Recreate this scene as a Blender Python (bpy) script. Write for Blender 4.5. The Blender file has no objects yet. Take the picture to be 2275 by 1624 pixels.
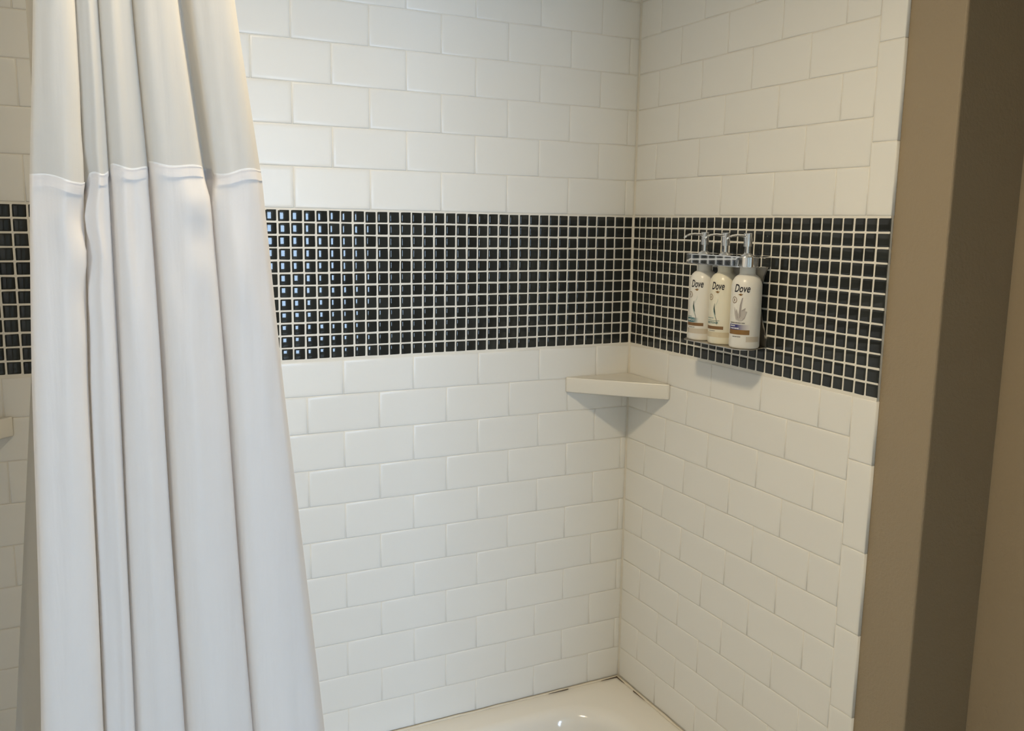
import bpy, bmesh, math, random
from mathutils import Vector, Matrix
random.seed(7)
sc = bpy.context.scene
COL = sc.collection
Z0 = 1.60            # height of the top of the mosaic band above the floor; "rel" heights below count from it

# ---------------------------------------------------------------- camera
FPX, YAW, PITCH, ROLL = 1987.89, 0.4710, -0.1576, 0.0171
CAM = Vector((-1.1834, -1.7972, Z0 - 0.0195))
fw = Vector((math.sin(YAW)*math.cos(PITCH), math.cos(YAW)*math.cos(PITCH), math.sin(PITCH)))
rt = Vector((math.cos(YAW), -math.sin(YAW), 0))
up = rt.cross(fw)
rt, up = math.cos(ROLL)*rt + math.sin(ROLL)*up, -math.sin(ROLL)*rt + math.cos(ROLL)*up
cd = bpy.data.cameras.new('camera'); cam = bpy.data.objects.new('camera', cd); COL.objects.link(cam)
m = Matrix((rt, up, -fw)).transposed().to_4x4(); m.translation = CAM
cam.matrix_world = m
cd.sensor_width = 36; cd.lens = FPX/2275*36; cd.shift_x = -39.27/2275; cd.clip_start = 0.02
sc.camera = cam

# ---------------------------------------------------------------- world, daylight, exposure
w = bpy.data.worlds.new('sky'); sc.world = w; w.use_nodes = True
bg = w.node_tree.nodes['Background']
bg.inputs['Color'].default_value = (0.53, 0.72, 1.0, 1); bg.inputs['Strength'].default_value = 41.0
vs = sc.view_settings
vs.view_transform = 'Standard'; vs.look = 'None'; vs.gamma = 1; vs.use_curve_mapping = False; vs.exposure = -0.07
sc.cycles.use_denoising = True
sc.cycles.max_bounces = 10; sc.cycles.diffuse_bounces = 9; sc.cycles.sample_clamp_indirect = 8

XC, YB, YR, XL, ZC = 0.167, -0.855, -2.20, -1.475, 2.44   # side wall, return, wall with the doorway, left wall, ceiling
DOOR = (-1.40, -0.22, 0.0, 2.10)           # doorway behind the viewer: x left, x right, z low, z high
YF = -6.0                                  # far wall of the room beyond the doorway
WIN = (-0.62, 0.34, Z0-0.95, Z0+0.72)      # tall window in that far wall
def portal(name, loc, rot, sx, sy):
    l = bpy.data.lights.new(name, 'AREA'); l.shape = 'RECTANGLE'; l.size = sx; l.size_y = sy
    l.cycles.is_portal = True
    o = bpy.data.objects.new(name, l); COL.objects.link(o); o.location = loc; o.rotation_euler = rot
portal('window_portal', ((WIN[0]+WIN[1])/2, YF-0.10, (WIN[2]+WIN[3])/2), (math.pi/2, 0, 0), WIN[1]-WIN[0], WIN[3]-WIN[2])

LAMP = Vector((-0.95, -0.89, ZC - 0.02)); LAMP_W = 72; LAMP_COL = (1.0, 0.81, 0.53)

# ---------------------------------------------------------------- materials
def nodes(mat): return mat.node_tree.nodes, mat.node_tree.links
def mat(name, col, rough=0.5, metal=0.0, bump=None, ior=1.5, coat=0, vary=None, spec=0.5, sheen=0):
    """Principled material; vary=(scale, amount): faint value variation; bump=(scale, strength, distance)"""
    m = bpy.data.materials.new(name); m.use_nodes = True
    n, l = nodes(m); b = n['Principled BSDF']
    b.inputs['Base Color'].default_value = (*col, 1); b.inputs['Roughness'].default_value = rough
    b.inputs['Metallic'].default_value = metal; b.inputs['IOR'].default_value = ior
    b.inputs['Coat Weight'].default_value = coat; b.inputs['Specular IOR Level'].default_value = spec
    b.inputs['Sheen Weight'].default_value = sheen
    tc = n.new('ShaderNodeTexCoord')
    if vary:
        t = n.new('ShaderNodeTexNoise'); t.inputs['Scale'].default_value = vary[0]; t.inputs['Detail'].default_value = 4
        l.new(tc.outputs['Object'], t.inputs['Vector'])
        mx = n.new('ShaderNodeMix'); mx.data_type = 'RGBA'
        mx.inputs['A'].default_value = (*[c*(1-vary[1]) for c in col], 1); mx.inputs['B'].default_value = (*[min(1, c*(1+vary[1])) for c in col], 1)
        l.new(t.outputs['Fac'], mx.inputs['Factor']); l.new(mx.outputs['Result'], b.inputs['Base Color'])
    if bump:
        t = n.new('ShaderNodeTexNoise'); t.inputs['Scale'].default_value = bump[0]; t.inputs['Detail'].default_value = 3
        l.new(tc.outputs['Object'], t.inputs['Vector'])
        bp = n.new('ShaderNodeBump'); bp.inputs['Strength'].default_value = bump[1]; bp.inputs['Distance'].default_value = bump[2]
        l.new(t.outputs['Fac'], bp.inputs['Height']); l.new(bp.outputs['Normal'], b.inputs['Normal'])
    return m
def objrand(m, amount):
    """a little value difference from piece to piece"""
    n, l = nodes(m); b = n['Principled BSDF']; c = b.inputs['Base Color'].default_value[:3]
    oi = n.new('ShaderNodeObjectInfo'); mx = n.new('ShaderNodeMix'); mx.data_type = 'RGBA'
    mx.inputs['A'].default_value = (*[x*(1-amount) for x in c], 1); mx.inputs['B'].default_value = (*[min(1, x*(1+amount)) for x in c], 1)
    l.new(oi.outputs['Random'], mx.inputs['Factor']); l.new(mx.outputs['Result'], b.inputs['Base Color'])
    return m
M = {}
M['tile'] = objrand(mat('white_glazed_ceramic', (0.80, 0.79, 0.755), 0.30, bump=(9, 0.2, 0.002), spec=0.3), 0.012)
M['grout'] = mat('cream_grout', (0.78, 0.75, 0.68), 0.9, vary=(60, 0.06), bump=(900, 0.3, 0.0006))
M['mosaic'] = objrand(mat('charcoal_glass', (0.024, 0.026, 0.024), 0.055, ior=1.38), 0.25)
M['mosaic_one'] = mat('charcoal_glass_band', (0.024, 0.026, 0.024), 0.055, ior=1.38)
M['paint'] = mat('taupe_wall_paint', (0.30, 0.238, 0.158), 0.55, vary=(3, 0.03), bump=(190, 0.6, 0.0016))
M['ceil'] = mat('white_ceiling_paint', (0.78, 0.75, 0.68), 0.8, bump=(120, 0.2, 0.001))
M['hall'] = mat('white_wall_paint', (0.80, 0.78, 0.73), 0.7, bump=(200, 0.2, 0.001))
M['floor'] = mat('warm_grey_floor', (0.62, 0.57, 0.48), 0.35, vary=(5, 0.08))
M['tub'] = mat('white_tub_enamel', (0.80, 0.775, 0.72), 0.12, coat=0.3, bump=(3, 0.05, 0.002))
M['caulk'] = mat('cream_caulk', (0.72, 0.66, 0.55), 0.6, bump=(140, 0.6, 0.002))
M['crack'] = mat('dark_joint_gap', (0.10, 0.07, 0.045), 0.9)
M['shelf'] = mat('white_ceramic_shelf', (0.79, 0.765, 0.70), 0.28, bump=(12, 0.1, 0.002))
M['chrome'] = mat('polished_chrome', (0.88, 0.88, 0.89), 0.04, 1.0)
M['steel'] = mat('brushed_steel', (0.62, 0.59, 0.54), 0.32, 1.0, bump=(400, 0.2, 0.0005))
M['bot_white'] = mat('white_plastic', (0.80, 0.78, 0.73), 0.28, bump=(30, 0.05, 0.001))
M['bot_cream'] = mat('cream_plastic', (0.80, 0.76, 0.62), 0.28, bump=(30, 0.05, 0.001))
M['band'] = mat('beige_print', (0.56, 0.50, 0.41), 0.35)
M['band_cream'] = mat('tan_print', (0.60, 0.52, 0.37), 0.35)
M['ink'] = mat('black_print', (0.012, 0.012, 0.02), 0.4)
M['gold'] = mat('gold_brown_print', (0.27, 0.145, 0.045), 0.35, 0.2)
M['brown'] = mat('bronze_print', (0.23, 0.125, 0.05), 0.35, 0.2)
M['teal'] = mat('teal_print', (0.05, 0.18, 0.20), 0.4)
M['teal_dark'] = mat('dark_green_print', (0.02, 0.055, 0.05), 0.4)
M['greyink'] = mat('grey_print', (0.18, 0.17, 0.16), 0.4)
M['petal'] = mat('lilac_grey_print', (0.47, 0.44, 0.42), 0.35)
M['petal_dark'] = mat('grey_petal_print', (0.34, 0.31, 0.30), 0.35)
M['white_print'] = mat('white_print', (0.80, 0.80, 0.78), 0.4)
M['bluegrey'] = mat('pale_green_print', (0.45, 0.55, 0.50), 0.4)
M['frame'] = mat('white_window_frame', (0.75, 0.73, 0.68), 0.4)
def fade_mat(name, c0, c1, p0):
    """print that runs out towards one side (flat printed gradient)"""
    m = mat(name, c0, 0.35); n, l = nodes(m)
    uv = n.new('ShaderNodeUVMap'); sp = n.new('ShaderNodeSeparateXYZ'); r = n.new('ShaderNodeValToRGB')
    r.color_ramp.elements[0].color = (*c0, 1); r.color_ramp.elements[0].position = p0
    r.color_ramp.elements[1].color = (*c1, 1); r.color_ramp.elements[1].position = 0.98
    l.new(uv.outputs['UV'], sp.inputs[0]); l.new(sp.outputs['X'], r.inputs['Fac']); l.new(r.outputs['Color'], n['Principled BSDF'].inputs['Base Color'])
    return m
M['blue_fade'] = fade_mat('indigo_fading_print', (0.045, 0.045, 0.20), (0.72, 0.69, 0.66), 0.42)
M['teal_fade'] = fade_mat('teal_fading_print', (0.035, 0.15, 0.18), (0.76, 0.75, 0.69), 0.68)
def cloth(name, col, transl, transp, rough_bump=(700, 0.15, 0.0004), gloss=0.12):
    m = bpy.data.materials.new(name); m.use_nodes = True; n, l = nodes(m)
    b = n['Principled BSDF']; b.inputs['Base Color'].default_value = (*col, 1); b.inputs['Roughness'].default_value = 0.42
    b.inputs['Sheen Weight'].default_value = 0.25; b.inputs['Specular IOR Level'].default_value = gloss*2
    tc = n.new('ShaderNodeTexCoord'); t = n.new('ShaderNodeTexNoise'); t.inputs['Scale'].default_value = rough_bump[0]
    l.new(tc.outputs['Object'], t.inputs['Vector'])
    bp = n.new('ShaderNodeBump'); bp.inputs['Strength'].default_value = rough_bump[1]; bp.inputs['Distance'].default_value = rough_bump[2]
    l.new(t.outputs['Fac'], bp.inputs['Height']); l.new(bp.outputs['Normal'], b.inputs['Normal'])
    mp = n.new('ShaderNodeMapping'); mp.inputs['Scale'].default_value = (46, 46, 5); l.new(tc.outputs['Object'], mp.inputs['Vector'])
    t2 = n.new('ShaderNodeTexNoise'); t2.inputs['Scale'].default_value = 1.0; t2.inputs['Detail'].default_value = 3; l.new(mp.outputs[0], t2.inputs['Vector'])
    b2 = n.new('ShaderNodeBump'); b2.inputs['Strength'].default_value = 0.5; b2.inputs['Distance'].default_value = 0.004
    l.new(t2.outputs['Fac'], b2.inputs['Height']); l.new(b2.outputs['Normal'], bp.inputs['Normal'])
    tr = n.new('ShaderNodeBsdfTranslucent'); tr.inputs['Color'].default_value = (*col, 1)
    mx = n.new('ShaderNodeMixShader'); mx.inputs[0].default_value = transl
    l.new(b.outputs[0], mx.inputs[1]); l.new(tr.outputs[0], mx.inputs[2])
    tp = n.new('ShaderNodeBsdfTransparent'); mx2 = n.new('ShaderNodeMixShader'); mx2.inputs[0].default_value = transp
    l.new(mx.outputs[0], mx2.inputs[1]); l.new(tp.outputs[0], mx2.inputs[2])
    l.new(mx2.outputs[0], n['Material Output'].inputs['Surface'])
    return m
M['satin'] = cloth('white_satin_fabric', (0.89, 0.85, 0.82), 0.30, 0.0)
M['voile'] = cloth('white_voile_fabric', (0.78, 0.755, 0.71), 0.36, 0.05)
M['seam'] = cloth('white_hem_fabric', (0.86, 0.84, 0.81), 0.12, 0.0)
M['liner'] = cloth('frosted_vinyl', (0.50, 0.47, 0.41), 0.32, 0.20, (40, 0.1, 0.001), 0.3)
def pane_mat():
    m = bpy.data.materials.new('window_glass'); m.use_nodes = True; n, l = nodes(m)
    g = n.new('ShaderNodeBsdfGlossy'); g.inputs['Roughness'].default_value = 0.02
    t = n.new('ShaderNodeBsdfTransparent'); t.inputs['Color'].default_value = (0.95, 0.97, 0.97, 1)
    lw = n.new('ShaderNodeLayerWeight'); pw = n.new('ShaderNodeMath'); pw.operation = 'POWER'; pw.inputs[1].default_value = 5
    f = n.new('ShaderNodeMath'); f.operation = 'MULTIPLY_ADD'; f.inputs[1].default_value = 0.9; f.inputs[2].default_value = 0.04
    l.new(lw.outputs['Facing'], pw.inputs[0]); l.new(pw.outputs[0], f.inputs[0])
    mx = n.new('ShaderNodeMixShader'); l.new(f.outputs[0], mx.inputs[0]); l.new(t.outputs[0], mx.inputs[1]); l.new(g.outputs[0], mx.inputs[2])
    l.new(mx.outputs[0], n['Material Output'].inputs['Surface']); return m
M['pane'] = pane_mat()
def emit_mat(name, col, s):
    m = bpy.data.materials.new(name); m.use_nodes = True; n, l = nodes(m)
    e = n.new('ShaderNodeEmission'); e.inputs['Color'].default_value = (*col, 1); e.inputs['Strength'].default_value = s
    l.new(e.outputs[0], n['Material Output'].inputs['Surface']); return m
M['lens'] = emit_mat('warm_lamp_lens', LAMP_COL, 10)

# ---------------------------------------------------------------- helpers
def mesh_of(bm, name, material, smooth=False):
    me = bpy.data.meshes.new(name)
    if not material.startswith('mosaic'): bmesh.ops.recalc_face_normals(bm, faces=bm.faces)
    bm.to_mesh(me); bm.free(); me.materials.append(M[material])
    if smooth:
        for p in me.polygons: p.use_smooth = True
    return me
def put(name, me, parent=None, loc=None, rot=None):
    o = bpy.data.objects.new(name, me); COL.objects.link(o)
    if parent: o.parent = parent
    if loc is not None: o.location = loc
    if rot is not None: o.rotation_euler = rot
    return o
def obj(name, bm, material, parent=None, smooth=False, loc=None, rot=None):
    return put(name, mesh_of(bm, name, material, smooth), parent, loc, rot)
def tag(o, label, cat, group=None):
    o['label'] = label; o['category'] = cat
    if group: o['group'] = group
    return o
def struct(o): o['kind'] = 'structure'; return o
def thing(name, label, cat, loc, group=None):
    o = bpy.data.objects.new(name, None); COL.objects.link(o); o.location = loc; o.empty_display_size = 0.05
    return tag(o, label, cat, group)
def box(bm, x0, x1, y0, y1, z0, z1):
    v = [bm.verts.new((x, y, z)) for x in (x0, x1) for y in (y0, y1) for z in (z0, z1)]
    for f in ((0,1,3,2),(4,6,7,5),(0,4,5,1),(2,3,7,6),(0,2,6,4),(1,5,7,3)): bm.faces.new([v[i] for i in f])
    return v
def prism(bm, pts, z0, z1):
    a = [bm.verts.new((p[0], p[1], z0)) for p in pts]; b = [bm.verts.new((p[0], p[1], z1)) for p in pts]
    n = len(pts)
    for i in range(n): bm.faces.new((a[i], a[(i+1)%n], b[(i+1)%n], b[i]))
    bm.faces.new(a[::-1]); bm.faces.new(b)
def lathe(bm, prof, seg=40, cx=0, cy=0):
    rings = []
    for r, z in prof:
        if r < 1e-6: rings.append([bm.verts.new((cx, cy, z))])
        else: rings.append([bm.verts.new((cx+r*math.cos(2*math.pi*i/seg), cy+r*math.sin(2*math.pi*i/seg), z)) for i in range(seg)])
    for a, b in zip(rings, rings[1:]):
        for i in range(seg):
            j = (i+1) % seg
            if len(a) == 1 and len(b) == 1: continue
            if len(a) == 1: bm.faces.new((a[0], b[j], b[i]))
            elif len(b) == 1: bm.faces.new((a[i], a[j], b[0]))
            else: bm.faces.new((a[i], a[j], b[j], b[i]))
def tube(bm, pts, rads, seg=12, flat=1.0):
    rings = []; n = len(pts); P = [Vector(p) for p in pts]
    for i in range(n):
        t = (P[min(i+1, n-1)] - P[max(i-1, 0)]).normalized()
        s = t.cross(Vector((0, 0, 1)));  s = s.normalized() if s.length > 1e-4 else Vector((1, 0, 0))
        u = s.cross(t)
        rings.append([bm.verts.new(P[i] + s*rads[i]*math.cos(2*math.pi*k/seg) + u*rads[i]*flat*math.sin(2*math.pi*k/seg)) for k in range(seg)])
    for a, b in zip(rings, rings[1:]):
        for k in range(seg): bm.faces.new((a[k], a[(k+1)%seg], b[(k+1)%seg], b[k]))
    bm.faces.new(rings[0]); bm.faces.new(rings[-1])
def bevel(bm, width, seg=2, sel=None):
    es = [e for e in bm.edges if (sel is None or sel(e))]
    bmesh.ops.bevel(bm, geom=es, offset=width, segments=seg, affect='EDGES', profile=0.5)

# tiles: local x = along the wall, local z = up, face at y = 0 looking to -y
_cache = {}
SUB = [(0, .0075), (0, .0012), (.0012, .0006), (.0034, .00018), (.0058, 0), (.0080, 0)]
MOS = 'pillow'
def pillow_tile(bm, w_, h_, M4=None):
    ins = (0, .0014, .0036); g = (0, .72, 1.0)
    xs = [-w_/2+k for k in ins]+[w_/2-k for k in ins[::-1]]; zs = [-h_/2+k for k in ins]+[h_/2-k for k in ins[::-1]]; gg = list(g)+list(g[::-1])
    V = [[None]*6 for _ in range(6)]
    for i in range(6):
        for j in range(6):
            c = Vector((xs[i], .0004+.0013*(1-gg[i]*gg[j]), zs[j])); V[i][j] = bm.verts.new(M4 @ c if M4 else c)
    for i in range(5):
        for j in range(5): bm.faces.new((V[i][j], V[i+1][j], V[i+1][j+1], V[i][j+1]))
def ring_tile(bm, w_, h_, prof, M4=None):
    if prof == 'pillow': return pillow_tile(bm, w_, h_, M4)
    rings = []
    for ins, y in prof:
        a, b = w_/2 - min(ins, w_*0.42), h_/2 - min(ins, h_*0.42)
        co = [Vector(c) for c in ((-a, y, -b), (a, y, -b), (a, y, b), (-a, y, b))]
        rings.append([bm.verts.new(M4 @ c if M4 else c) for c in co])
    for r0, r1 in zip(rings, rings[1:]):
        for i in range(4): bm.faces.new((r0[i], r0[(i+1)%4], r1[(i+1)%4], r1[i]))
    bm.faces.new(rings[-1])
def tile_mesh(w_, h_, prof, material, name):
    k = (round(w_, 4), round(h_, 4), material)
    if k not in _cache:
        bm = bmesh.new(); ring_tile(bm, w_, h_, prof); _cache[k] = mesh_of(bm, name, material, True)
    return _cache[k]
ROT = {'back': 0.0, 'right': -math.pi/2, 'left': math.pi/2}
def wall_pt(side, s, z):            # s: distance from the inner corner along the wall
    return Vector((-s, 0, Z0+z)) if side == 'back' else Vector((0 if side == 'right' else XL+0.006, -s, Z0+z))
def tilt(a): return (random.uniform(-a, a), 0, random.uniform(-a, a))
def put_tile(side, parent, name, s0, s1, z0, z1, prof, material, a=0.0015, gap=0.0016):
    me = tile_mesh(s1-s0-gap, z1-z0-gap, prof, material, name)
    r = tilt(a)
    return put(name, me, parent, wall_pt(side, (s0+s1)/2, (z0+z1)/2), (r[0], 0, ROT[side]+r[2]))

# ---------------------------------------------------------------- room shell
T = 0.10
bm = bmesh.new(); box(bm, XL-T, 0.008, 0.0016, T, 0, ZC); wall_back = struct(obj('wall_back', bm, 'grout'))
bm = bmesh.new(); box(bm, 0.008, XC+0.25, YB, T, 0, ZC)
bevel(bm, 0.004, 3, lambda e: all(abs(v.co.x-0.008) < 1e-5 and abs(v.co.y-YB) < 1e-5 for v in e.verts))
wall_right = struct(obj('wall_right', bm, 'paint'))
bm = bmesh.new(); box(bm, 0.0016, 0.0082, -0.7505, 0.0016, 0.40, ZC); obj('grout_bed', bm, 'grout', wall_right)
def holed(name, x0, x1, y0, y1, axis, h, material):
    """wall slab with a rectangular opening; axis 'y': opening given as (y0,y1,z0,z1), axis 'x': as (x0,x1,z0,z1)"""
    bm = bmesh.new(); a0, a1, zl, zh = h
    if axis == 'y':
        box(bm, x0, x1, y0, a0, 0, ZC); box(bm, x0, x1, a1, y1, 0, ZC); box(bm, x0, x1, a0, a1, 0, zl); box(bm, x0, x1, a0, a1, zh, ZC)
    else:
        box(bm, x0, a0, y0, y1, 0, ZC); box(bm, a1, x1, y0, y1, 0, ZC); box(bm, a0, a1, y0, y1, 0, zl); box(bm, a0, a1, y0, y1, zh, ZC)
    return struct(obj(name, bm, material))
bm = bmesh.new(); box(bm, XC, XC+0.25, YR, YB, 0, ZC); struct(obj('wall_side', bm, 'paint'))
def doorway_wall():
    bm = bmesh.new(); a0, a1, zl, zh = DOOR
    box(bm, -3.0, a0, YR-0.12, YR, 0, ZC); box(bm, a1, 2.4, YR-0.12, YR, 0, ZC); box(bm, a0, a1, YR-0.12, YR, zh, ZC)
    return struct(obj('wall_front', bm, 'paint'))
doorway_wall()
holed('wall_far', -3.0, 2.4, YF-0.12, YF, 'x', WIN, 'hall')
for nm, x0, x1 in (('wall_hall_left', -3.1, -3.0), ('wall_hall_right', 2.4, 2.5)):
    bm = bmesh.new(); box(bm, x0, x1, YF-0.12, YR, 0, ZC); struct(obj(nm, bm, 'hall'))
bm = bmesh.new(); box(bm, XL-T, XL, YR, 0.0025, 0, ZC); wall_left = struct(obj('wall_left', bm, 'hall'))
bm = bmesh.new(); box(bm, XL, XL+0.0044, -0.75, 0.0016, 0.40, ZC); obj('grout_bed', bm, 'grout', wall_left)
bm = bmesh.new(); box(bm, -3.1, 2.5, YF-0.12, T, -0.1, 0); struct(obj('floor', bm, 'floor'))
bm = bmesh.new(); box(bm, -3.1, 2.5, YF-0.12, T, ZC, ZC+0.1); struct(obj('ceiling', bm, 'ceil'))
def window(name, axis, h, at, mull):
    a0, a1, zl, zh = h; e = bpy.data.objects.new(name, None); COL.objects.link(e); struct(e)
    bm = bmesh.new(); t = 0.045
    def bar(p0, p1, q0, q1):
        if axis == 'y': box(bm, at, at+0.05, p0, p1, q0, q1)
        else: box(bm, p0, p1, at-0.05, at, q0, q1)
    bar(a0, a0+t, zl, zh); bar(a1-t, a1, zl, zh); bar(a0+t, a1-t, zl, zl+t); bar(a0+t, a1-t, zh-t, zh)
    if mull: bar(a0+t, a1-t, (zl+zh)/2-0.015, (zl+zh)/2+0.015)
    obj('window_frame', bm, 'frame', e)
    bm = bmesh.new()
    if axis == 'y': box(bm, at+0.022, at+0.026, a0+0.01, a1-0.01, zl+0.01, zh-0.01)
    else: box(bm, a0+0.01, a1-0.01, at-0.026, at-0.022, zl+0.01, zh-0.01)
    obj('pane', bm, 'pane', e)
window('window_1', 'x', WIN, YF-0.04, None)

# ---------------------------------------------------------------- subway tiles
ZT = ZC - Z0
UP = [0.002] + [0.0032+0.0794*i for i in range(1, 11)] + [ZT]
LO = [-0.304] + [-0.2983-0.0781*i for i in range(1, 12)]
def course(side, parent, z0, z1, first, pitch, end, start=0.0):
    js = [start]; k = 0
    while first+pitch*k < end-0.004:
        if first+pitch*k > start+0.004: js.append(first+pitch*k)
        k += 1
    js.append(end)
    for a, b in zip(js, js[1:]):
        if b-a > 0.008: put_tile(side, parent, 'wall_tile', a, b, z0, z1, SUB, 'tile')
for i in range(11):
    odd = i % 2 == 0
    course('back', wall_back, UP[i], UP[i+1], 0.024 if odd else 0.100, 0.1535, -XL)
    course('right', wall_right, UP[i], UP[i+1], 0.162 if odd else 0.083, 0.1548, 0.6995, 0.004)
    course('left', wall_left, UP[i], UP[i+1], 0.162 if odd else 0.083, 0.1548, 0.7525, 0.004)
    a, b = LO[i+1], LO[i]
    course('left', wall_left, a, b, 0.160 if odd else 0.0805, 0.1548, 0.7525, 0.004)
    course('back', wall_back, a, b, 0.091 if odd else 0.0145, 0.1522, -XL)
    course('right', wall_right, a, b, 0.160 if odd else 0.0805, 0.1548, 0.6995, 0.004)
for js in ([0.002, 0.121, 0.279, 0.437, 0.595, 0.753, ZT], [-0.304, -0.415, -0.571, -0.7215, -0.876, -1.03, -1.1574]):
    js = sorted(js)
    for a, b in zip(js, js[1:]): put_tile('right', wall_right, 'border_tile', 0.6995, 0.7525, a, b, SUB, 'tile', 0.001)

# ---------------------------------------------------------------- glass mosaic band
P = 0.025
def px(p):                          # image position and depth, used to rank tiles by how large they show
    d = p - CAM; z = d.dot(fw)
    return 1137.5+39.27+FPX*d.dot(rt)/z, 812-FPX*d.dot(up)/z, z
def mosaic(side, parent, cells):
    rank = []
    for (s0, s1, r) in cells:
        c = wall_pt(side, (s0+s1)/2, -(r+0.5)*P); u, v, z = px(c)
        n = Vector((0, -1, 0)) if side == 'back' else Vector((-1, 0, 0))
        area = (CAM-c).normalized().dot(n)/(z*z)
        hid = (side == 'back' and 78 < u < 570) or u < -15 or (side == 'right' and 1545 < u < 1688 and 575 < v < 745)
        rank.append((hid, -area, s0, s1, r))
    rank.sort()
    g = 0.0031; rest = bmesh.new()
    for i, (hid, _, s0, s1, r) in enumerate(rank):
        jx, jz = random.gauss(0, 0.00022), random.gauss(0, 0.00022)
        rr = (random.gauss(0, 0.006), random.gauss(0, 0.008), random.gauss(0, 0.006))
        loc = wall_pt(side, (s0+s1)/2+jx, -(r+0.5)*P+jz); w_, h_ = s1-s0-g, P-g
        if i < 298 and side != 'left':
            o = put('mosaic_tile', tile_mesh(w_, h_, MOS, 'mosaic', 'mosaic_tile'), parent, loc, (rr[0], rr[1], ROT[side]+rr[2]))
        else:
            M4 = Matrix.Translation(loc) @ Matrix.Rotation(ROT[side]+rr[2], 4, 'Z') @ Matrix.Rotation(rr[1], 4, 'Y') @ Matrix.Rotation(rr[0], 4, 'X')
            ring_tile(rest, w_, h_, MOS, M4)
    o = obj('mosaic_field', rest, 'mosaic_one', parent, True); o['kind'] = 'stuff'
mosaic('back', wall_back, [(k*P+(0.001 if k == 0 else 0), (k+1)*P, r) for k in range(59) for r in range(12)])
mosaic('right', wall_right, [(j*P+(0.001 if j == 0 else 0), (j+1)*P if j < 29 else 0.7535, r) for j in range(30) for r in range(12)])

mosaic('left', wall_left, [(j*P+(0.001 if j == 0 else 0), (j+1)*P if j < 29 else 0.7535, r) for j in range(30) for r in range(12)])

# ---------------------------------------------------------------- corner shelves
def corner_shelf(label, x, mir):
    s, t = 0.173, 0.036
    pts = [(0, 0), (-s, 0), (-s, -0.004), (-0.004, -s), (0, -s)]
    if mir: pts = [(-a, b) for a, b in pts][::-1]
    bm = bmesh.new(); prism(bm, pts, -t, 0)
    bevel(bm, 0.0035, 3)
    o = obj('corner_shelf', bm, 'shelf', None, True, (x, 0, Z0-0.3725))
    for p in o.data.polygons: p.use_smooth = True
    me = o.data
    try: me.set_sharp_from_angle(angle=math.radians(35))
    except Exception: pass
    return tag(o, label, 'shelf', 'corner shelves')
corner_shelf('white triangular ceramic corner shelf below the shampoo bottles', -0.0005, False)
corner_shelf('white ceramic corner shelf half hidden behind the shower curtain', XL+0.0065, True)

# ---------------------------------------------------------------- bathtub
ZD = Z0 + LO[-1] - 0.001
tub = thing('bathtub', 'white enamel bathtub set against the tiled walls', 'bathtub', (0, 0, 0))
def rrect(x0, x1, y0, y1, r, n=10):
    out = []
    for cx, cy, a0 in ((x1-r, y1-r, 0), (x0+r, y1-r, 90), (x0+r, y0+r, 180), (x1-r, y0+r, 270)):
        for i in range(n+1):
            a = math.radians(a0+90*i/n); out.append((cx+r*math.cos(a), cy+r*math.sin(a)))
    return out
bm = bmesh.new()
X0, X1, Y0, Y1 = XL+0.0085, -0.0024, -0.735, -0.0024
prof = [  # (inset x right, inset x left, inset y, z rel deck, corner radius)
    (0, 0, 0, -ZD, .004), (0, 0, 0, -0.003, .004), (.0008, .0008, .0008, -0.0008, .004), (.003, .003, .003, 0, .006),
    (.085, .085, .062, 0.000, .13), (.095, .095, .070, -0.003, .135), (.106, .106, .079, -0.011, .14), (.114, .114, .086, -0.026, .14),
    (.122, .126, .092, -0.10, .14), (.140, .19, .100, -0.24, .14), (.165, .25, .115, -0.31, .14), (.22, .30, .16, -0.345, .12), (.30, .38, .22, -0.355, .08)]
rings = []
for ir, il, iy, z, r in prof:
    rings.append([bm.verts.new((p[0], p[1], ZD+z)) for p in rrect(X0+il, X1-ir, Y0+iy, Y1-iy, r)])
n = len(rings[0])
for a, b in zip(rings, rings[1:]):
    for i in range(n): bm.faces.new((a[i], a[(i+1)%n], b[(i+1)%n], b[i]))
bm.faces.new(rings[-1])
obj('tub_shell', bm, 'tub', tub, True)
bm = bmesh.new(); lathe(bm, [(0, .004), (.022, .003), (.026, 0), (.026, -.002)], 24)
obj('drain', bm, 'chrome', tub, True, (-1.15, -0.38, ZD-0.354))
# bead of caulk where the tiles meet the tub, with short gaps
bm = bmesh.new()
def bead(p0, p1, n):
    pts = []; r = []
    for i in range(n+1):
        t = i/n; q = Vector(p0).lerp(Vector(p1), t)
        pts.append((q.x, q.y, q.z+random.gauss(0, .0004))); r.append(0.0031+max(-.0006, min(.0006, random.gauss(0, .0004))))
    tube(bm, pts, r, 6)
bead((XL+0.012, -0.0052, ZD+0.0008), (-0.006, -0.0052, ZD+0.0008), 70); bead((-0.0052, -0.006, ZD+0.0008), (-0.0052, -0.733, ZD+0.0008), 36)
obj('caulk_bead', bm, 'caulk', tub, True)
for a, b, q in (((-.055, -.0086), (-.006, -.0086), .0014), ((-.205, -.0086), (-.15, -.0086), .0010), ((-.0086, -.045), (-.0086, -.008), .0014), ((-.0086, -.135), (-.0086, -.085), .0011)):
    bm = bmesh.new(); tube(bm, [(a[0], a[1], ZD+.0018), ((a[0]+b[0])/2, (a[1]+b[1])/2, ZD+.0018), (b[0], b[1], ZD+.0018)], [.0004, q*0.7, q], 5)
    obj('caulk_crack', bm, 'crack', tub)

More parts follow.
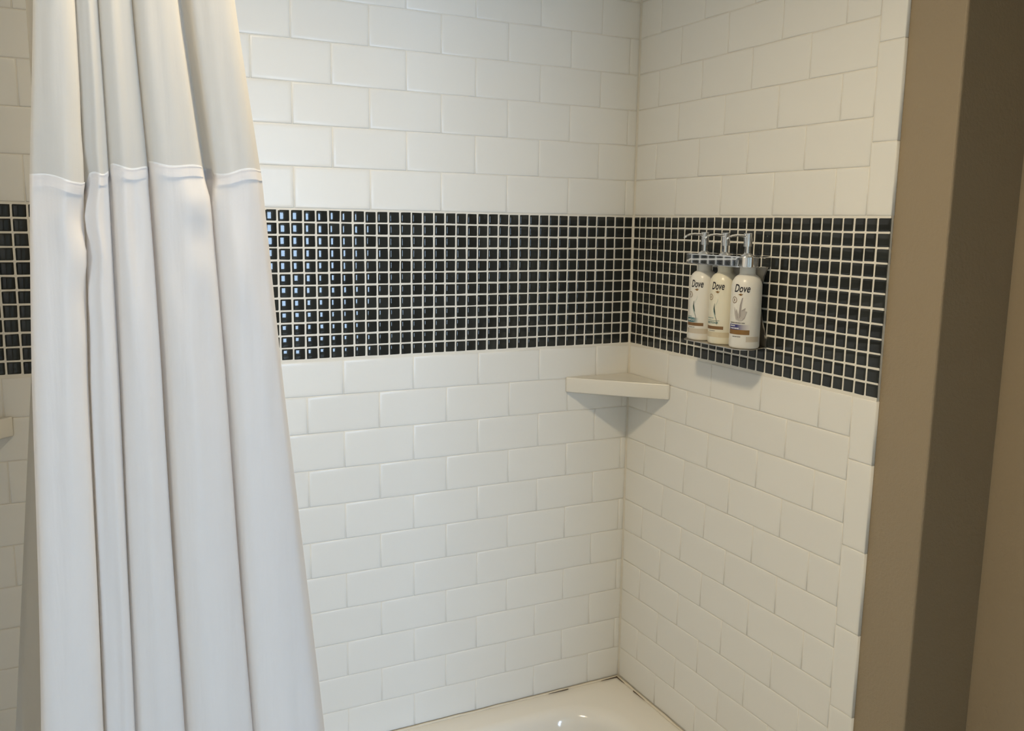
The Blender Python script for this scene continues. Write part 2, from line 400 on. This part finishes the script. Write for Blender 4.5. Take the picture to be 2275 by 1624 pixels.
# ---------------------------------------------------------------- soap dispenser bracket
HB = (0, 0, Z0)
br = thing('dispenser_bracket', 'chrome wall bracket holding three pump bottles on the dark mosaic', 'bracket', (-0.0005, -0.3965, Z0-0.25))
BO = Vector(br.location)
def arc(cx, cy, r, a0, a1, n=8): return [(cx+r*math.cos(math.radians(a0+(a1-a0)*i/n)), cy+r*math.sin(math.radians(a0+(a1-a0)*i/n))) for i in range(n+1)]
def bracket_outline(front, yl, yr):
    # local xy (origin at bracket centre on the wall); x negative = into the room
    return [(0, yl-0.004)] + arc(front+0.030, yl-0.022, 0.030, 80, 180, 10) + [(front, yl-0.025), (front, yr+0.029)] + arc(front+0.026, yr+0.026+0.000, 0.026, 180, 285, 12) + [(0, yr+0.016)]
bm = bmesh.new()
def shrink(pts, k):      # outline moved k towards its middle
    return [(min(0, p[0]+(k if p[0] < -0.01 else 0)), p[1]-math.copysign(k, p[1]) if abs(p[1]) > 0.07 else p[1]) for p in pts]
OUT = bracket_outline(-0.0745, 0.096, -0.0965)
loops = [[bm.verts.new((x, y, z)) for x, y in shrink(OUT, k)] for k, z in ((.0016, .1555), (.0004, .1559), (0, .1571), (0, .1580), (0, .1735), (0, .1744), (.0004, .1756), (.0016, .1760))]
for a, b in zip(loops, loops[1:]):
    for i in range(len(a)): bm.faces.new((a[i], a[(i+1)%len(a)], b[(i+1)%len(a)], b[i]))
caps = {0: [], 1: []}
for yb in (-0.331, -0.3965, -0.462):
    lo = [[bm.verts.new((-0.0415+.0159*math.cos(2*math.pi*i/28), yb-BO.y+0.002+.0174*math.sin(2*math.pi*i/28), z)) for i in range(28)] for z in (.1555, .1760)]
    for i in range(28): bm.faces.new((lo[0][i], lo[0][(i+1)%28], lo[1][(i+1)%28], lo[1][i]))
    caps[0].append(lo[0]); caps[1].append(lo[1])
for side, outer in ((0, loops[0]), (1, loops[-1])):
    es = []
    for lp in [outer]+caps[side]:
        for i in range(len(lp)): es.append(bm.edges.get((lp[i], lp[(i+1)%len(lp)])))
    bmesh.ops.triangle_fill(bm, use_beauty=True, use_dissolve=False, edges=es)
o = obj('top_rail', bm, 'chrome', br, True); o.data.set_sharp_from_angle(angle=math.radians(30))
bm = bmesh.new(); prism(bm, bracket_outline(-0.0735, 0.094, -0.094), -0.0005, 0.0012)
obj('bottle_tray', bm, 'steel', br)
bm = bmesh.new()
half = [(0.0835, 0.0), (0.0815, 0.018), (0.076, 0.036), (0.068, 0.056), (0.063, 0.075), (0.061, 0.098), (0.0625, 0.118), (0.068, 0.138), (0.078, 0.158), (0.079, 0.170)]
prof2 = [(-a, b) for a, b in half] + [(a, b) for a, b in half[::-1]]
a_ = [bm.verts.new((-0.0040, y, z)) for y, z in prof2]; b_ = [bm.verts.new((-0.0005, y, z)) for y, z in prof2]
for i in range(len(a_)): bm.faces.new((a_[i], a_[(i+1)%len(a_)], b_[(i+1)%len(a_)], b_[i]))
bm.faces.new(a_); bm.faces.new(b_[::-1])
obj('back_plate', bm, 'steel', br)

# ---------------------------------------------------------------- pump bottles
R_B, H_B = 0.0288, 0.147
BPROF = [(0, 0), (.024, 0), (.0272, .0012), (.0288, .0045), (.0288, .114), (.0285, .1205), (.0270, .1275), (.0240, .1335), (.0200, .1375), (.0165, .1395), (.0155, .1410), (.0150, .1425), (.0150, .1560), (0, .1560)]
THV = math.degrees(math.atan2(CAM.y+0.40, CAM.x+0.042))       # direction from the bottles towards where one stands before them
def on_body(a, z, off=0.00025):
    r = R_B+off; t = math.radians(THV+a); return Vector((r*math.cos(t), r*math.sin(t), z))
def patch(bm, a0, a1, z0, z1, off=0.0002, n=None, uvs=None):
    n = n or max(2, int(abs(a1-a0)/5)); rows = [[bm.verts.new(on_body(a0+(a1-a0)*i/n, z, off)) for i in range(n+1)] for z in (z0, z1)]
    uv = bm.loops.layers.uv.verify()
    for i in range(n):
        f = bm.faces.new((rows[0][i], rows[0][i+1], rows[1][i+1], rows[1][i]))
        for lp, q in zip(f.loops, (i, i+1, i+1, i)): lp[uv].uv = (q/n, 0.5)
def wrap_poly(bm, pts, off=0.0003):
    """pts: (a degrees, z) outline; simple polygon filled and bent onto the body"""
    vs_ = [bm.verts.new((p[0]*0.001, p[1], 0)) for p in pts]
    f = bm.faces.new(vs_); bmesh.ops.triangulate(bm, faces=[f])
    return vs_
def poly_print(name, polys, material, parent, off=0.0003, sub=0):
    bm = bmesh.new()
    for p in polys: wrap_poly(bm, p)
    for v in bm.verts: v.co = on_body(v.co.x*1000, v.co.y, off)
    me = bpy.data.meshes.new(name); bm.to_mesh(me); bm.free(); me.materials.append(M[material])
    return put(name, me, parent)
def text_print(name, s, a0, a1, zb, zh, material, parent, shear=0.0, off=0.0004, bold=0.0, squash=1.0):
    cu = bpy.data.curves.new(name, 'FONT'); cu.body = s; cu.size = 1; cu.shear = shear; cu.offset = bold; cu.resolution_u = 4
    t = bpy.data.objects.new(name, cu); COL.objects.link(t); bpy.context.view_layer.update()
    dg = bpy.context.evaluated_depsgraph_get(); me = bpy.data.meshes.new_from_object(t.evaluated_get(dg))
    bpy.data.objects.remove(t); bpy.data.curves.remove(cu)
    xs = [v.co.x for v in me.vertices]; ys = [v.co.y for v in me.vertices]; x0, x1, y0, y1 = min(xs), max(xs), min(ys), max(ys)
    for v in me.vertices: v.co = on_body(a0+(a1-a0)*(v.co.x-x0)/(x1-x0), zb+zh*(v.co.y-y0)/(y1-y0), off)
    me.materials.clear(); me.materials.append(M[material]); return put(name, me, parent)
def ring_print(name, ac, zc, rz, th, material, parent):
    bm = bmesh.new(); n = 28; ra = math.degrees(rz/R_B)
    A = []; B = []
    for i in range(n):
        t = 2*math.pi*i/n; A.append(bm.verts.new(on_body(ac+ra*math.cos(t), zc+rz*math.sin(t), .0003)))
        k = 1-th/rz; B.append(bm.verts.new(on_body(ac+ra*k*math.cos(t), zc+rz*k*math.sin(t), .0003)))
    for i in range(n): bm.faces.new((A[i], A[(i+1)%n], B[(i+1)%n], B[i]))
    return obj(name, bm, material, parent)
BIRD = [(-1, .05), (-.55, -.12), (-.15, -.62), (.35, -.60), (.62, -.15), (1, .62), (.55, .35), (.32, .32), (.28, 1.0), (.02, .55), (-.12, .62), (-.2, .35), (-.6, .30), (-.35, .12)]
def bird(parent, ac, zc, wa, hz): return poly_print('bird_emblem', [[(ac+p[0]*wa/2, zc+p[1]*hz/2) for p in BIRD]], 'gold', parent)
def dashes(name, parent, a0, a1, z, h, material, k):
    """small print too fine to read"""
    bm = bmesh.new(); a = a0; rnd = random.Random(k)
    while a < a1-1:
        b = min(a1, a+rnd.uniform(2.5, 7)); patch(bm, a, b, z, z+h, .0004, 2); a = b+rnd.uniform(.8, 1.8)
    return obj(name, bm, material, parent)
def swoosh(parent, ac, zt):
    def leaf(path, wid, mt):
        L, Rr = [], []
        for (a, z), w_ in zip(path, wid): L.append((ac+a-w_/2, zt+z)); Rr.append((ac+a+w_/2, zt+z))
        return poly_print('leaf_print', [L+Rr[::-1]], mt, parent)
    leaf([(-2, -.010), (-4, -.016), (-3.5, -.021), (-1, -.027), (3, -.033)], [1, 3, 6, 6, 1.5], 'teal_dark')
    leaf([(12, 0), (10, -.006), (4, -.012), (-1, -.018)], [.6, 1.5, 1.6, .8], 'bluegrey')
    leaf([(-7, -.020), (-5, -.027), (0, -.034), (5, -.040)], [.8, 4, 4, 1], 'bluegrey')
    leaf([(3, -.033), (7, -.040), (10, -.046), (11.5, -.052)], [.8, 2.4, 2.2, .6], 'greyink')
BOT_Y = (-0.331, -0.3965, -0.462)
def make_bottle(i, y, label, body_m, band_m):
    b = thing('pump_bottle', label, 'bottle', (-0.042, y, Z0-0.2486), 'pump bottles in the wall bracket')
    bm = bmesh.new(); lathe(bm, BPROF, 48); body = obj('bottle_body', bm, body_m, b, True); body.data.set_sharp_from_angle(angle=math.radians(50))
    # pump: collar, stem, head, nozzle
    bm = bmesh.new(); lathe(bm, [(0, .154), (.0134, .154), (.0136, .156), (.0136, .1735), (.0105, .1775), (.0085, .1785), (.0072, .1790), (.0062, .180), (.0060, .194), (0, .194)], 32)
    o = obj('pump_stem', bm, 'chrome', b, True, (0, 0.004, 0)); o.data.set_sharp_from_angle(angle=math.radians(40))
    bm = bmesh.new(); lathe(bm, [(0, .1925), (.0078, .1925), (.0080, .1932), (.0080, .2148), (.0084, .2155), (.0084, .2168), (.0076, .2175), (0, .2176)], 32)
    o = obj('pump_head', bm, 'chrome', b, True, (0, 0.004, 0)); o.data.set_sharp_from_angle(angle=math.radians(40))
    bm = bmesh.new(); tube(bm, [(-.004, .004, .2115), (-.014, .004, .2128), (-.026, .004, .2136), (-.038, .004, .2122), (-.046, .004, .2095), (-.0515, .004, .2055)], [.0042, .0036, .0033, .0030, .0026, .0019], 14, 0.75)
    obj('nozzle', bm, 'chrome', b, True)
    # printed band near the foot
    bm = bmesh.new(); patch(bm, -95, 100, .0145, .0245, .00012, 40)
    if i < 2: obj('foot_band', bm, band_m, body)
    else:
        bm.free(); bm = bmesh.new(); patch(bm, 5, 62, .0140, .0240, .00012, 14); obj('foot_band', bm, band_m, body)
    da = 0 if i == 2 else -4
    text_print('brand_text', 'Dove', -50+da, (12 if i == 2 else 2)+da*0.5, .1075, .0150, 'ink', body, 0.28, bold=0.012)
    bird(body, -23+da, .1030, 20, .0062)
    ring_print('round_seal', (-49 if i == 2 else -55)+da, .0925, .0062, .0011, 'brown', body)
    text_print('seal_mark', '1', (-51 if i == 2 else -57)+da, (-47 if i == 2 else -53)+da, .0900, .0050, 'brown', body)
    if i == 2:
        poly_print('flower_print', [[(-48, .079), (-40, .0715), (-37, .0755), (-28, .066), (-24, .083), (-16, .0955), (-12, .0985), (-16, .084), (-17, .0735), (-2, .0785), (-3, .0725), (5, .0715), (-2, .062), (-10, .0545), (-24, .0525), (-38, .056), (-45, .066)]], 'petal', body)
        poly_print('petal_print', [[(5, .0715), (-4, .058), (-14, .0535), (-24, .0525), (-12, .0550), (-5, .0605)], [(-37, .0755), (-31, .062), (-26, .056), (-33, .060)], [(-24, .083), (-17, .0965), (-13, .098), (-19, .084), (-20, .060), (-24, .058)], [(-17, .0735), (-2, .0785), (-3, .0760), (-14, .0720)]], 'petal_dark', body, .00042)
        dashes('small_print', body, -66, 0, .0485, .0021, 'greyink', 1)
        bm = bmesh.new(); patch(bm, -70, 18, .0365, .0465, .0003, 20); obj('label_bar', bm, 'blue_fade', body)
        dashes('bar_print', body, -64, -40, .0427, .0022, 'white_print', 2); dashes('bar_print', body, -64, -22, .0380, .0022, 'white_print', 3)
        bm = bmesh.new(); patch(bm, -72, 17, .0275, .0365, .0003, 20); obj('label_bar', bm, 'gold', body)
        dashes('small_print', body, -50, -15, .0225, .0016, 'greyink', 4)
    else:
        swoosh(body, -35, .0905)
        if i == 0:
            dashes('small_print', body, -80, -45, .0480, .0012, 'teal', 5)
            bm = bmesh.new(); patch(bm, -88, -12, .0370, .0462, .0003, 18); obj('label_bar', bm, 'teal_fade', body)
            text_print('bar_text', 'SHAMPOO', -84, -33, .0395, .0042, 'white_print', body, bold=0.01)
        else:
            dashes('small_print', body, -80, -38, .0510, .0012, 'teal', 6)
            bm = bmesh.new(); patch(bm, -84, -14, .0468, .0475, .0003, 16); obj('label_rule', bm, 'teal', body)
            text_print('bar_text', 'CONDITIONER', -84, -18, .0405, .0046, 'teal', body, bold=0.01)
        bm = bmesh.new(); patch(bm, -90, 6 if i == 0 else 2, .0300, .0362, .0003, 20); obj('label_bar', bm, 'brown', body)
        dashes('small_print', body, -60, -30, .0262, .0014, 'greyink', 7+i)
    return b
make_bottle(0, BOT_Y[0], 'white pump bottle with teal shampoo bar, nearest the tiled corner', 'bot_white', 'band')
make_bottle(1, BOT_Y[1], 'cream pump bottle with teal conditioner lettering between two white bottles', 'bot_cream', 'band_cream')
make_bottle(2, BOT_Y[2], 'white pump bottle with blue bar and grey flower print, chrome pump', 'bot_white', 'band')

# ---------------------------------------------------------------- shower curtain
ZK = [0.80, 0.19, 0.02, -0.19, -0.58, -1.45]
KN = {'L': [-1.186, -1.204, -1.217, -1.227, -1.243, -1.275], 'c1': [-1.166, -1.168, -1.169, -1.176, -1.182, -1.195],
      'c2': [-1.148, -1.148, -1.147, -1.147, -1.151, -1.160], 'c3': [-1.130, -1.117, -1.110, -1.105, -1.100, -1.090],
      'c4': [-1.105, -1.069, -1.051, -1.042, -1.027, -0.995], 'R': [-1.075, -1.021, -1.000, -0.985, -0.951, -0.880]}
def kn(key, z):
    v = KN[key]
    for i in range(5):
        if z >= ZK[i+1] or i == 4:
            t = (ZK[i]-z)/(ZK[i]-ZK[i+1]); return v[i]+(v[i+1]-v[i])*t
YCUR = -0.79
PANELS = [('L', 'c1', .020, .018, .012), ('c1', 'c2', .007, .020, .024), ('c2', 'c3', .012, .030, .029), ('c3', 'c4', .020, .035, .031), ('c4', 'R', .018, .026, .031)]
def valley(i, z):        # half width of the fold between panel i and i+1
    if i == 3: return 0.0012 + 0.0042/(1+math.exp(-(z-0.012)*220))
    return (0.0010, 0.0009, 0.0010)[i] + (0.0008 if z < 0.02 else 0)
def profile(z):
    """points (x, y, seam height) across the curtain at relative height z"""
    pts = []; grow = 1 + 0.35*max(0, min(1.5, (0.1-z)/0.7))
    for i, (a, b, bul, s0, s1) in enumerate(PANELS):
        x0, x1 = kn(a, z), kn(b, z)
        wl = valley(i-1, z) if i else 0; wr = valley(i, z) if i < 4 else 0
        xa, xb = x0+wl, x1-wr; n = 22
        for k in range(n+1):
            t = k/n; sh = math.sin(math.pi*(t**(0.9 if i != 1 else 1.4)))**0.42
            y = -0.62*bul*grow*sh
            if i == 3: y += (-0.0022*math.exp(-((z+0.004)/0.014)**2) + 0.0022*math.exp(-((z+0.042)/0.018)**2))*math.exp(-((t-0.72)/0.22)**2)
            if i == 0 and t < 0.06: y += 0.0
            y += 0.0012*math.sin(6*t+1.3*i+3.1*z)*sh + 0.0004*math.sin(15*t+2.1*i-7*z+i)*sh
            y += 0.0022*math.exp(-((z-(0.0-0.02*i))/0.05)**2)*math.sin(7*t+i*2)*sh
            x = xa+(xb-xa)*t + 0.0008*math.sin(11*z+i)
            if i == 0 or i == 1: x += 0.0034*math.exp(-((z+0.03)/0.07)**2)*math.sin(z*75)*(t if i == 0 else 1-t)
            pts.append((x, YCUR+y, s0+(s1-s0)*t + 0.0025*math.sin(5*t+i)*sh))
        if i < 4:            # deep fold backwards between the panels
            w_ = valley(i, z); xm = x1; d = (0.032 if i != 1 else 0.016)*(1-(0.62 if i < 3 else 0)/(1+math.exp(-(z-0.075)*70)))*(1-(0.3 if i == 0 else 0)/(1+math.exp(-(z-0.075)*70)))
            for f, dd in ((-0.8, .35), (-0.35, .85), (0, 1.0), (0.35, .85), (0.8, .35)):
                pts.append((xm+w_*f, YCUR+d*dd, s1))
    # the free edge turns back behind the last panel
    x1 = kn('R', z)
    for dx, dy in ((.0035, .006), (.0050, .014), (.0042, .024), (.0005, .034), (-.006, .038), (-.016, .040)): pts.append((x1+dx*grow, YCUR+dy, .031))
    return pts
def ribbon(bm, zfun, rows, off=0.0):
    grid = []
    for r in range(rows+1):
        base = profile(0.0); n = len(base); row = []
        # first pass: height of each column, second: its place at that height
        for c in range(n):
            z = zfun(base[c][2], r/rows); q = profile_cache(z)[c]
            row.append(bm.verts.new((q[0], q[1]-off, Z0+z)))
        grid.append(row)
    for a, b in zip(grid, grid[1:]):
        for c in range(len(a)-1): bm.faces.new((a[c], a[c+1], b[c+1], b[c]))
_pc = {}
def profile_cache(z):
    k = round(z, 4)
    if k not in _pc: _pc[k] = profile(k)
    return _pc[k]
cur = thing('shower_curtain', 'white satin shower curtain with a sheer top, gathered to one side', 'shower curtain', (0, 0, 0))
def sheet(name, material, zfun, rows, off=0.0, thick=0.0):
    bm = bmesh.new(); ribbon(bm, zfun, rows, off)
    me = bpy.data.meshes.new(name); bm.to_mesh(me); bm.free(); me.materials.append(M[material])
    for p in me.polygons: p.use_smooth = True
    return put(name, me, cur)
ZTOP, ZBOT = 0.785, -1.42
sheet('sheer_panel', 'voile', lambda s, v: ZTOP+(s-0.004-ZTOP)*v, 26)
sheet('satin_panel', 'satin', lambda s, v: s+(ZBOT-s)*(v**1.25), 70)
sheet('seam_hem', 'satin', lambda s, v: s+0.0004-0.0105*v, 3, 0.0007)
sheet('seam_piping', 'seam', lambda s, v: s+0.0014-0.0016*v, 1, 0.0011)
bm = bmesh.new(); tube(bm, [(XL+0.012, -0.765, Z0+0.80), (0.004, -0.765, Z0+0.80)], [.0125, .0125], 20)
rod = tag(obj('curtain_rod', bm, 'chrome', None, True), 'chrome shower curtain rod spanning the tub between the walls', 'rod')

# frosted inner liner hanging into the tub, seen beside the curtain
ln = thing('shower_liner', 'frosted grey vinyl liner hanging inside the tub behind the curtain', 'liner', (0, 0, 0))
bm = bmesh.new(); grid = []
for r in range(41):
    v = r/40; z = 0.785-1.932*v; row = []
    xl = -1.215 - 0.05*max(0, (0.0-z))/0.5 if z < 0 else -1.215
    xl = min(xl, -1.215); xr = -1.03
    for c in range(61):
        t = c/60; x = xl+(xr-xl)*t
        y = -0.613 + (0.009+0.008*v)*math.sin(t*26+0.6*v) + 0.004*math.sin(t*51+2)
        row.append(bm.verts.new((x, y, Z0+z)))
    grid.append(row)
for a, b in zip(grid, grid[1:]):
    for c in range(60): bm.faces.new((a[c], a[c+1], b[c+1], b[c]))
me = bpy.data.meshes.new('liner_sheet'); bm.to_mesh(me); bm.free(); me.materials.append(M['liner'])
for p in me.polygons: p.use_smooth = True
put('liner_sheet', me, ln)

# ---------------------------------------------------------------- recessed ceiling lamp above the tub edge
lt = thing('ceiling_light', 'round recessed warm ceiling lamp above the tub', 'lamp', (LAMP.x, LAMP.y, ZC))
bm = bmesh.new(); lathe(bm, [(.090, 0), (.090, -.004), (.098, -.008), (.113, -.007), (.118, -.002), (.118, 0)], 40); obj('trim_ring', bm, 'frame', lt, True)
bm = bmesh.new(); lathe(bm, [(0, -.004), (.089, -.004)], 40); obj('lamp_lens', bm, 'lens', lt)
l = bpy.data.lights.new('downlight', 'SPOT'); l.energy = LAMP_W; l.color = LAMP_COL; l.spot_size = math.radians(165); l.spot_blend = 1.0; l.shadow_soft_size = 0.085
lo = bpy.data.objects.new('downlight', l); COL.objects.link(lo); lo.parent = lt; lo.location = (0, 0, -0.02)
